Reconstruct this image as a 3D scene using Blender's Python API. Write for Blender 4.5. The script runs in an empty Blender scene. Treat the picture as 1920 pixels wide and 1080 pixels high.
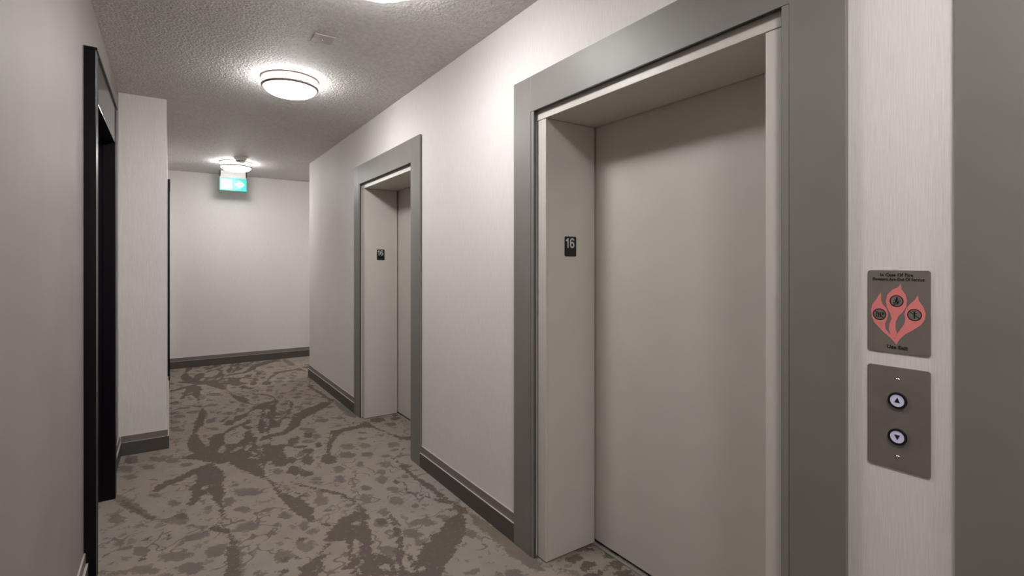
import bpy, bmesh, math, random
import numpy as np
from mathutils import Vector, Matrix, noise

S = bpy.context.scene
COL = S.collection
PI = math.pi

# ------------------------------------------------------------------ camera, world, exposure
EYE = 1.404
cam_d = bpy.data.cameras.new('camera'); cam = bpy.data.objects.new('camera', cam_d); COL.objects.link(cam)
cam.location = (0, 0, EYE); cam.rotation_euler = (PI/2, 0, -math.radians(34.05))
cam_d.sensor_width = 36.0; cam_d.lens = 36.0*950/1920; cam_d.shift_y = -45/1920; cam_d.clip_start = .02
S.camera = cam
wd = bpy.data.worlds.new('world'); S.world = wd; wd.use_nodes = True
wd.node_tree.nodes['Background'].inputs[0].default_value = (.9, .93, 1, 1)
wd.node_tree.nodes['Background'].inputs[1].default_value = 0.0
vs = S.view_settings
vs.view_transform = 'Standard'; vs.look = 'None'; vs.gamma = 1; vs.use_curve_mapping = False
vs.exposure = EXPOSURE = 0.0
LAMP = 81.0          # radiance of the diffuser glass
try:
    S.cycles.max_bounces = 10; S.cycles.diffuse_bounces = 6
    S.cycles.sample_clamp_indirect = 4
except Exception: pass

CEIL = 2.657
WR = 1.45        # right wall face
WL = -.31        # near left wall face
WP = -.019       # far left wall face, past the pillar
YP = 4.675       # pillar face
YE = 6.67        # end of right wall, where the corridor turns
YF = 8.15        # far wall

# ------------------------------------------------------------------ materials
def srgb(r, g, b):
    f = lambda c: (c/255/12.92) if c/255 <= .04045 else ((c/255+.055)/1.055)**2.4
    return (f(r), f(g), f(b), 1)
class NT:
    def __init__(s, name):
        s.m = bpy.data.materials.new(name); s.m.use_nodes = True
        s.t = s.m.node_tree; s.b = s.t.nodes['Principled BSDF']; s.out = s.t.nodes['Material Output']
    def n(s, typ, **kw):
        nd = s.t.nodes.new(typ)
        for k, v in kw.items():
            if hasattr(nd, k): setattr(nd, k, v)
            else: nd.inputs[k.replace('_', ' ')].default_value = v
        return nd
    def l(s, a, b): s.t.links.new(a, b)
    def coords(s, scale=(1, 1, 1), kind='Object'):
        tc = s.n('ShaderNodeTexCoord'); mp = s.n('ShaderNodeMapping'); mp.inputs['Scale'].default_value = scale
        s.l(tc.outputs[kind], mp.inputs['Vector']); return mp.outputs['Vector']
    def noise(s, vec, scale, detail=4, rough=.5):
        nd = s.n('ShaderNodeTexNoise'); nd.inputs['Scale'].default_value = scale
        nd.inputs['Detail'].default_value = detail; nd.inputs['Roughness'].default_value = rough
        s.l(vec, nd.inputs['Vector']); return nd.outputs['Fac']
    def ramp(s, fac, stops):
        nd = s.n('ShaderNodeValToRGB'); e = nd.color_ramp.elements
        while len(e) < len(stops): e.new(.5)
        for i, (p, c) in enumerate(stops): e[i].position = p; e[i].color = c
        s.l(fac, nd.inputs['Fac']); return nd.outputs['Color']
    def bump(s, h, strength, dist):
        nd = s.n('ShaderNodeBump'); nd.inputs['Strength'].default_value = strength
        nd.inputs['Distance'].default_value = dist; s.l(h, nd.inputs['Height']); s.l(nd.outputs['Normal'], s.b.inputs['Normal'])
    def math(s, op, a, b=None, clamp=False):
        nd = s.n('ShaderNodeMath', operation=op); nd.use_clamp = clamp
        for i, v in enumerate((a, b)):
            if v is None: continue
            if isinstance(v, (int, float)): nd.inputs[i].default_value = v
            else: s.l(v, nd.inputs[i])
        return nd.outputs[0]
    def mix(s, f, a, b):
        nd = s.n('ShaderNodeMix', data_type='RGBA')
        s.l(f, nd.inputs[0])
        for i, v in ((6, a), (7, b)):
            if isinstance(v, tuple): nd.inputs[i].default_value = v
            else: s.l(v, nd.inputs[i])
        return nd.outputs[2]

def painted(name, col, rough=.5, var=.06, metallic=0, spec=.5, nscale=6, bump=0, bscale=300, stretch=(1, 1, 1)):
    k = NT(name); v = k.coords(stretch)
    f = k.noise(v, nscale, 3)
    a = tuple(c*(1-var) for c in col[:3])+(1,); b = tuple(min(1, c*(1+var)) for c in col[:3])+(1,)
    k.l(k.ramp(f, [(.3, a), (.7, b)]), k.b.inputs['Base Color'])
    k.b.inputs['Roughness'].default_value = rough; k.b.inputs['Metallic'].default_value = metallic
    k.b.inputs['Specular IOR Level'].default_value = spec
    if bump: k.bump(k.noise(v, bscale, 3), bump, .001)
    return k.m

def wallpaper(name, base, dist=.0006):
    # woven vinyl: fine vertical threads of uneven length, both walls
    k = NT(name)
    v = k.coords((1, 1, .03)); f = k.noise(v, 380, 4, .65)
    v2 = k.coords((1, 1, .02)); g = k.noise(v2, 800, 2, .5)
    v3 = k.coords((1, 1, .6)); s = k.noise(v3, 2.2, 3, .5)
    a = tuple(c*.90 for c in base[:3])+(1,); b = tuple(c*1.07 for c in base[:3])+(1,)
    h = k.math('ADD', k.math('MULTIPLY', f, .6), k.math('MULTIPLY', g, .4))
    c1 = k.ramp(h, [(.36, a), (.64, b)])
    c2 = k.ramp(s, [(.3, (.96, .955, .95, 1)), (.7, (1, 1, 1, 1))])
    nd = k.n('ShaderNodeMix', data_type='RGBA', blend_type='MULTIPLY'); nd.inputs[0].default_value = 1
    k.l(c1, nd.inputs[6]); k.l(c2, nd.inputs[7]); k.l(nd.outputs[2], k.b.inputs['Base Color'])
    k.b.inputs['Roughness'].default_value = .62; k.b.inputs['Specular IOR Level'].default_value = .3
    k.bump(h, .55, dist)
    return k.m

def ceiling_mat():
    k = NT('stippled_ceiling'); v = k.coords()
    n1 = k.noise(v, 95, 3, .6); n2 = k.noise(v, 45, 2, .5)
    vo = k.n('ShaderNodeTexVoronoi', feature='SMOOTH_F1'); vo.inputs['Scale'].default_value = 75; k.l(v, vo.inputs['Vector'])
    h = k.math('ADD', k.math('MULTIPLY', n1, .9), k.math('MULTIPLY', k.math('SUBTRACT', 1.0, vo.outputs['Distance']), .7))
    h = k.math('ADD', h, k.math('MULTIPLY', n2, .5))
    k.l(k.ramp(n2, [(.3, srgb(204, 201, 198)), (.7, srgb(222, 219, 216))]), k.b.inputs['Base Color'])
    k.b.inputs['Roughness'].default_value = .7; k.b.inputs['Specular IOR Level'].default_value = .25
    k.bump(h, 1.0, .006)
    return k.m

def carpet_mat():
    k = NT('patterned_carpet'); v = k.coords()
    ad = k.n('ShaderNodeAttribute', attribute_name='dark_field').outputs['Fac']
    am = k.n('ShaderNodeAttribute', attribute_name='mid_field').outputs['Fac']
    j = k.noise(v, 26, 4, .65); j2 = k.noise(v, 90, 2, .6)
    w = k.math('MULTIPLY', k.math('SUBTRACT', j, .5), .085)
    w = k.math('ADD', w, k.math('MULTIPLY', k.math('SUBTRACT', j2, .5), .03))
    def mask(a, soft, lo=0.0):
        mr = k.n('ShaderNodeMapRange'); mr.interpolation_type = 'SMOOTHSTEP'
        mr.inputs['From Min'].default_value = lo-soft; mr.inputs['From Max'].default_value = lo+soft
        k.l(k.math('ADD', a, w), mr.inputs['Value']); return mr.outputs['Result']
    big = k.noise(v, 1.1, 3, .5)
    light = k.ramp(big, [(.3, srgb(145, 132, 123)), (.5, srgb(149, 138, 128)), (.7, srgb(141, 136, 132))])
    wash = k.noise(k.coords((1, 1, 1)), 5, 5, .6)
    light = k.mix(k.math('MULTIPLY', k.ramp(wash, [(.45, (0, 0, 0, 1)), (.7, (1, 1, 1, 1))]), .35), light, srgb(124, 116, 110))
    # small unplaced flecks
    fl = k.noise(k.coords((1, 1.5, 1)), 16, 3, .5)
    flm = k.n('ShaderNodeMapRange'); flm.inputs['From Min'].default_value = .655; flm.inputs['From Max'].default_value = .675
    k.l(fl, flm.inputs['Value'])
    c = k.mix(k.math('MULTIPLY', flm.outputs['Result'], .8), light, srgb(120, 111, 105))
    f2 = k.n('ShaderNodeMapRange'); f2.inputs['From Min'].default_value = .60; f2.inputs['From Max'].default_value = .62
    k.l(k.noise(k.coords((1.5, 1, 1)), 9.5, 4, .62), f2.inputs['Value'])
    c = k.mix(k.math('MULTIPLY', f2.outputs['Result'], .75), c, srgb(118, 108, 101))
    # thin twigs: ridges of a slow noise, broken up by a second one
    tw = k.math('ABSOLUTE', k.math('SUBTRACT', k.noise(v, 2.3, 3, .55), .5))
    tw = k.math('LESS_THAN', k.math('ADD', tw, k.math('MULTIPLY', k.noise(v, 40, 2), .010)), .0105)
    tw = k.math('MULTIPLY', tw, k.math('GREATER_THAN', k.noise(v, 4.2, 2), .47))
    c = k.mix(k.math('MULTIPLY', tw, .8), c, srgb(106, 96, 88))
    midc = k.ramp(k.noise(v, 3, 2), [(.4, srgb(116, 106, 96)), (.6, srgb(111, 103, 100))])
    c = k.mix(k.math('MULTIPLY', mask(am, .005), k.math('ADD', .6, k.math('MULTIPLY', wash, .7)), True), c, midc)
    dk = k.ramp(k.noise(v, 2.5, 3), [(.35, srgb(103, 93, 84)), (.65, srgb(98, 89, 84))])
    # lighter speckle inside the dark branches
    sp = k.n('ShaderNodeMapRange'); sp.inputs['From Min'].default_value = .58; sp.inputs['From Max'].default_value = .66
    k.l(k.noise(v, 34, 4, .7), sp.inputs['Value'])
    dk = k.mix(k.math('MULTIPLY', sp.outputs['Result'], .5), dk, srgb(134, 124, 116))
    c = k.mix(mask(ad, .004), c, dk)
    pile = k.noise(v, 700, 2, .6)
    nd = k.n('ShaderNodeMix', data_type='RGBA', blend_type='MULTIPLY'); nd.inputs[0].default_value = 1
    k.l(c, nd.inputs[6]); k.l(k.ramp(pile, [(.3, (.8, .8, .8, 1)), (.7, (1.08, 1.08, 1.08, 1))]), nd.inputs[7])
    k.l(nd.outputs[2], k.b.inputs['Base Color'])
    k.b.inputs['Roughness'].default_value = .95; k.b.inputs['Specular IOR Level'].default_value = .1
    k.bump(k.math('ADD', pile, k.math('MULTIPLY', mask(ad, .01), .6)), .5, .002)
    return k.m

def emit(name, col, strength):
    k = NT(name); k.b.inputs['Base Color'].default_value = col
    v = k.coords(); f = k.noise(v, 8, 1)
    k.l(k.ramp(f, [(0, tuple(c*.97 for c in col[:3])+(1,)), (1, col)]), k.b.inputs['Emission Color'])
    k.b.inputs['Emission Strength'].default_value = strength; k.b.inputs['Roughness'].default_value = .3
    return k.m

M = {}
M['paper'] = wallpaper('woven_wallpaper', srgb(220, 216, 213))
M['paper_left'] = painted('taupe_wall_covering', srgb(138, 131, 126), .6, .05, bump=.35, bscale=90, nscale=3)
M['ceil'] = ceiling_mat()
M['carpet'] = carpet_mat()
M['casing'] = painted('grey_laminate', srgb(119, 115, 111), .45, .04, bump=.15, bscale=500)
M['casing_edge'] = painted('grey_laminate_edge', srgb(124, 120, 116), .45, .03)
M['jamb'] = painted('beige_painted_metal', srgb(200, 195, 189), .38, .02, bump=.08, bscale=700)
M['eldoor'] = painted('elevator_door_paint', srgb(197, 192, 185), .40, .02, bump=.08, bscale=700)
M['shaft'] = painted('unlit_shaft', srgb(20, 20, 20), .9)
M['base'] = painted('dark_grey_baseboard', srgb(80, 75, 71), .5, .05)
M['caulk_highlight'] = painted('pale_caulk_and_highlight', srgb(180, 173, 166), .5, .03)  # caulk line, and the highlight painted along the lower board's edge
M['base_top'] = painted('brown_grey_baseboard_cap', srgb(118, 111, 106), .42, .05)
M['black'] = painted('black_lacquered_wood', srgb(9, 5, 13), .4, .25, spec=.22, stretch=(1, 1, .1), nscale=30)
M['blackgloss'] = painted('glossy_dark_header', srgb(26, 24, 28), .16, .25, stretch=(1, 3, 20), nscale=4, bump=.2, bscale=12)
M['white'] = painted('white_plastic', srgb(228, 224, 220), .45, .02)
M['ringm'] = painted('satin_nickel_ring', srgb(150, 136, 132), .4, .02, metallic=.3)
M['chrome'] = painted('chrome', srgb(215, 212, 208), .18, .02, metallic=1)
M['sill'] = painted('aluminium_sill', srgb(170, 167, 162), .35, .03, metallic=.6)
M['plate'] = painted('brushed_bronze_plate', srgb(122, 116, 109), .4, .06, metallic=.25, nscale=20, bump=.15, bscale=900)
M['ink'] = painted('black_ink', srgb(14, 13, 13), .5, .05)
M['red'] = painted('flame_red_print', srgb(222, 126, 124), .5, .05)
M['numblack'] = painted('black_number_plate', srgb(9, 9, 10), .35, .05)
M['numwhite'] = painted('white_numeral', srgb(200, 200, 196), .5, .02)
def bowl_mat():
    # frosted bowl, brightest in the middle where the lamps sit behind it, dimmer towards the rim
    k = NT('lit_frosted_bowl'); sp = k.n('ShaderNodeSeparateXYZ'); k.l(k.coords(), sp.inputs[0])
    r2 = k.math('ADD', k.math('MULTIPLY', sp.outputs[0], sp.outputs[0]), k.math('MULTIPLY', sp.outputs[1], sp.outputs[1]))
    mr = k.n('ShaderNodeMapRange'); mr.inputs['From Min'].default_value = 0; mr.inputs['From Max'].default_value = .0275
    mr.inputs['To Min'].default_value = LAMP*1.35; mr.inputs['To Max'].default_value = LAMP*.3
    k.l(r2, mr.inputs['Value']); k.l(mr.outputs['Result'], k.b.inputs['Emission Strength'])
    k.b.inputs['Emission Color'].default_value = (1, .982, .965, 1); return k.m
M['glass'] = bowl_mat()
M['glassband'] = emit('lit_diffuser_side', (1, .982, .965, 1), LAMP*.55)
M['cover'] = painted('greyish_cover_plate', srgb(186, 179, 175), .5, .02)
M['lilac'] = emit('lit_button_face', (.52, .50, .68, 1), .2)
M['green'] = emit('lit_green_sign', (.01, .50, .42, 1), .42)
M['signwhite'] = emit('lit_white_pictogram', (.90, 1, .98, 1), .6)
M['signpale'] = emit('lit_pale_green_pictogram', (.45, .85, .75, 1), .5)
k = NT('clear_acrylic'); k.b.inputs['Transmission Weight'].default_value = .9; k.b.inputs['Roughness'].default_value = .1
k.b.inputs['Base Color'].default_value = (.9, .95, .95, 1); M['acrylic'] = k.m

# ------------------------------------------------------------------ helpers
def link(name, bm, mat, parent=None, bevel=0, smooth=False):
    bmesh.ops.recalc_face_normals(bm, faces=bm.faces)
    me = bpy.data.meshes.new(name); bm.to_mesh(me); bm.free()
    if smooth:
        for p in me.polygons: p.use_smooth = True
    o = bpy.data.objects.new(name, me); COL.objects.link(o); me.materials.append(mat)
    if parent: o.parent = parent
    if bevel:
        b = o.modifiers.new('bevel', 'BEVEL'); b.width = bevel; b.segments = 2; b.limit_method = 'ANGLE'
    return o
def box(bm, x0, x1, y0, y1, z0, z1):
    v = [bm.verts.new(p) for p in ((x0,y0,z0),(x1,y0,z0),(x1,y1,z0),(x0,y1,z0),(x0,y0,z1),(x1,y0,z1),(x1,y1,z1),(x0,y1,z1))]
    for f in ((0,3,2,1),(4,5,6,7),(0,1,5,4),(1,2,6,5),(2,3,7,6),(3,0,4,7)): bm.faces.new([v[i] for i in f])
def boxes(*bs):
    bm = bmesh.new()
    for b in bs: box(bm, *b)
    return bm
def prism(pts, t0, t1, fn, bm=None):
    bm = bm or bmesh.new()
    a = [bm.verts.new(fn(u, v, t0)) for u, v in pts]; b = [bm.verts.new(fn(u, v, t1)) for u, v in pts]
    n = len(pts); bm.faces.new(a); bm.faces.new(b[::-1])
    for i in range(n): bm.faces.new((a[i], a[(i+1) % n], b[(i+1) % n], b[i]))
    return bm
def rrect(w, h, r, n=5):
    pts = []
    for cx, cy, a0 in ((w/2-r, h/2-r, 0), (-w/2+r, h/2-r, PI/2), (-w/2+r, -h/2+r, PI), (w/2-r, -h/2+r, 1.5*PI)):
        for i in range(n+1):
            a = a0+i*PI/2/n; pts.append((cx+r*math.cos(a), cy+r*math.sin(a)))
    return pts
def circ(cx, cy, r, n=28): return [(cx+r*math.cos(2*PI*i/n), cy+r*math.sin(2*PI*i/n)) for i in range(n)]
def annulus(cx, cy, r0, r1, t0, t1, fn, bm=None, n=28):
    bm = bm or bmesh.new()
    ring = [[bm.verts.new(fn(*p, t)) for p in circ(cx, cy, r, n)] for r, t in ((r0, t0), (r1, t0), (r1, t1), (r0, t1))]
    for k in range(4):
        A, B = ring[k], ring[(k+1) % 4]
        for i in range(n): bm.faces.new((A[i], A[(i+1) % n], B[(i+1) % n], B[i]))
    return bm
def stroke(pts, w, t0, t1, fn, bm):
    for (a, b), (c, d) in zip(pts, pts[1:]):
        L = math.hypot(c-a, d-b) or 1e-6; ux, uy = (c-a)/L*w*.4, (d-b)/L*w*.4; nx, ny = -(d-b)/L*w/2, (c-a)/L*w/2
        prism([(a-ux+nx, b-uy+ny), (c+ux+nx, d+uy+ny), (c+ux-nx, d+uy-ny), (a-ux-nx, b-uy-ny)], t0, t1, fn, bm)
def ribbon(pts, w, t0, t1, fn, closed=False, bm=None):
    bm = bm or bmesh.new(); n = len(pts); rows = []
    for i in range(n):
        a = pts[(i-1) % n] if closed or i else pts[0]; b = pts[(i+1) % n] if closed or i < n-1 else pts[-1]
        L = math.hypot(b[0]-a[0], b[1]-a[1]); nx, ny = -(b[1]-a[1])/L*w/2, (b[0]-a[0])/L*w/2; u, v = pts[i]
        rows.append([bm.verts.new(fn(u+nx, v+ny, t0)), bm.verts.new(fn(u-nx, v-ny, t0)), bm.verts.new(fn(u-nx, v-ny, t1)), bm.verts.new(fn(u+nx, v+ny, t1))])
    for i in range(n if closed else n-1):
        A, B = rows[i], rows[(i+1) % n]
        for k in range(4): bm.faces.new((A[k], A[(k+1) % 4], B[(k+1) % 4], B[k]))
    if not closed: bm.faces.new(rows[0]); bm.faces.new(rows[-1])
    return bm
def lathe(prof, n=64, bm=None, c=(0, 0, 0), close=True):
    bm = bm or bmesh.new(); rings = []
    for r, z in prof:
        if r < 1e-6: rings.append([bm.verts.new((c[0], c[1], c[2]+z))])
        else: rings.append([bm.verts.new((c[0]+r*math.cos(2*PI*i/n), c[1]+r*math.sin(2*PI*i/n), c[2]+z)) for i in range(n)])
    for A, B in zip(rings, rings[1:]):
        for i in range(n):
            j = (i+1) % n
            if len(A) == 1 and len(B) == 1: continue
            if len(A) == 1: bm.faces.new((A[0], B[i], B[j]))
            elif len(B) == 1: bm.faces.new((A[i], A[j], B[0]))
            else: bm.faces.new((A[i], A[j], B[j], B[i]))
    return bm
def torus(R, r, z, n=64, m=10): return lathe([(R+r*math.cos(2*PI*i/m), z+r*math.sin(2*PI*i/m)) for i in range(m+1)], n)
def thing(name, label, cat, loc=(0, 0, 0), group=None):
    o = bpy.data.objects.new(name, None); COL.objects.link(o); o.location = loc; o.empty_display_size = .1
    o['label'] = label; o['category'] = cat
    if group: o['group'] = group
    return o
def struct_root(name, loc=(0, 0, 0)):
    o = bpy.data.objects.new(name, None); COL.objects.link(o); o.location = loc; o['kind'] = 'structure'; return o
def struct(name, bm, mat, **kw):
    o = link(name, bm, mat, **kw)
    if not kw.get('parent'): o['kind'] = 'structure'
    return o
def text(name, s, size, mat, mtx, parent, off=0, ext=.0003, xs=1, spacing=1):
    cu = bpy.data.curves.new(name, 'FONT'); cu.body = s; cu.size = size; cu.align_x = 'CENTER'; cu.align_y = 'CENTER'
    cu.offset = off; cu.extrude = ext; cu.resolution_u = 4; cu.space_character = spacing
    t = bpy.data.objects.new(name, cu); COL.objects.link(t)
    me = bpy.data.meshes.new_from_object(t.evaluated_get(bpy.context.evaluated_depsgraph_get()))
    bpy.data.objects.remove(t)
    me.transform(mtx @ Matrix.Diagonal((xs, 1, 1, 1)))
    o = bpy.data.objects.new(name, me); COL.objects.link(o); me.materials.clear(); me.materials.append(mat); o.parent = parent
    return o

# ------------------------------------------------------------------ room shell
CY = (4.0185, 1.3515, -.376)          # centres of the three elevator entrances on the right wall
HO, HI, HR = .755, .590, .5285        # half widths: casing outside, casing inside, clear opening
ZO, ZI, ZL = 2.304, 2.132, 2.088      # casing top, casing underside, lintel underside
WT = .12
YB = -2.6                             # corridor end behind the viewer
XB = 4.4                              # end of the side branch

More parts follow.
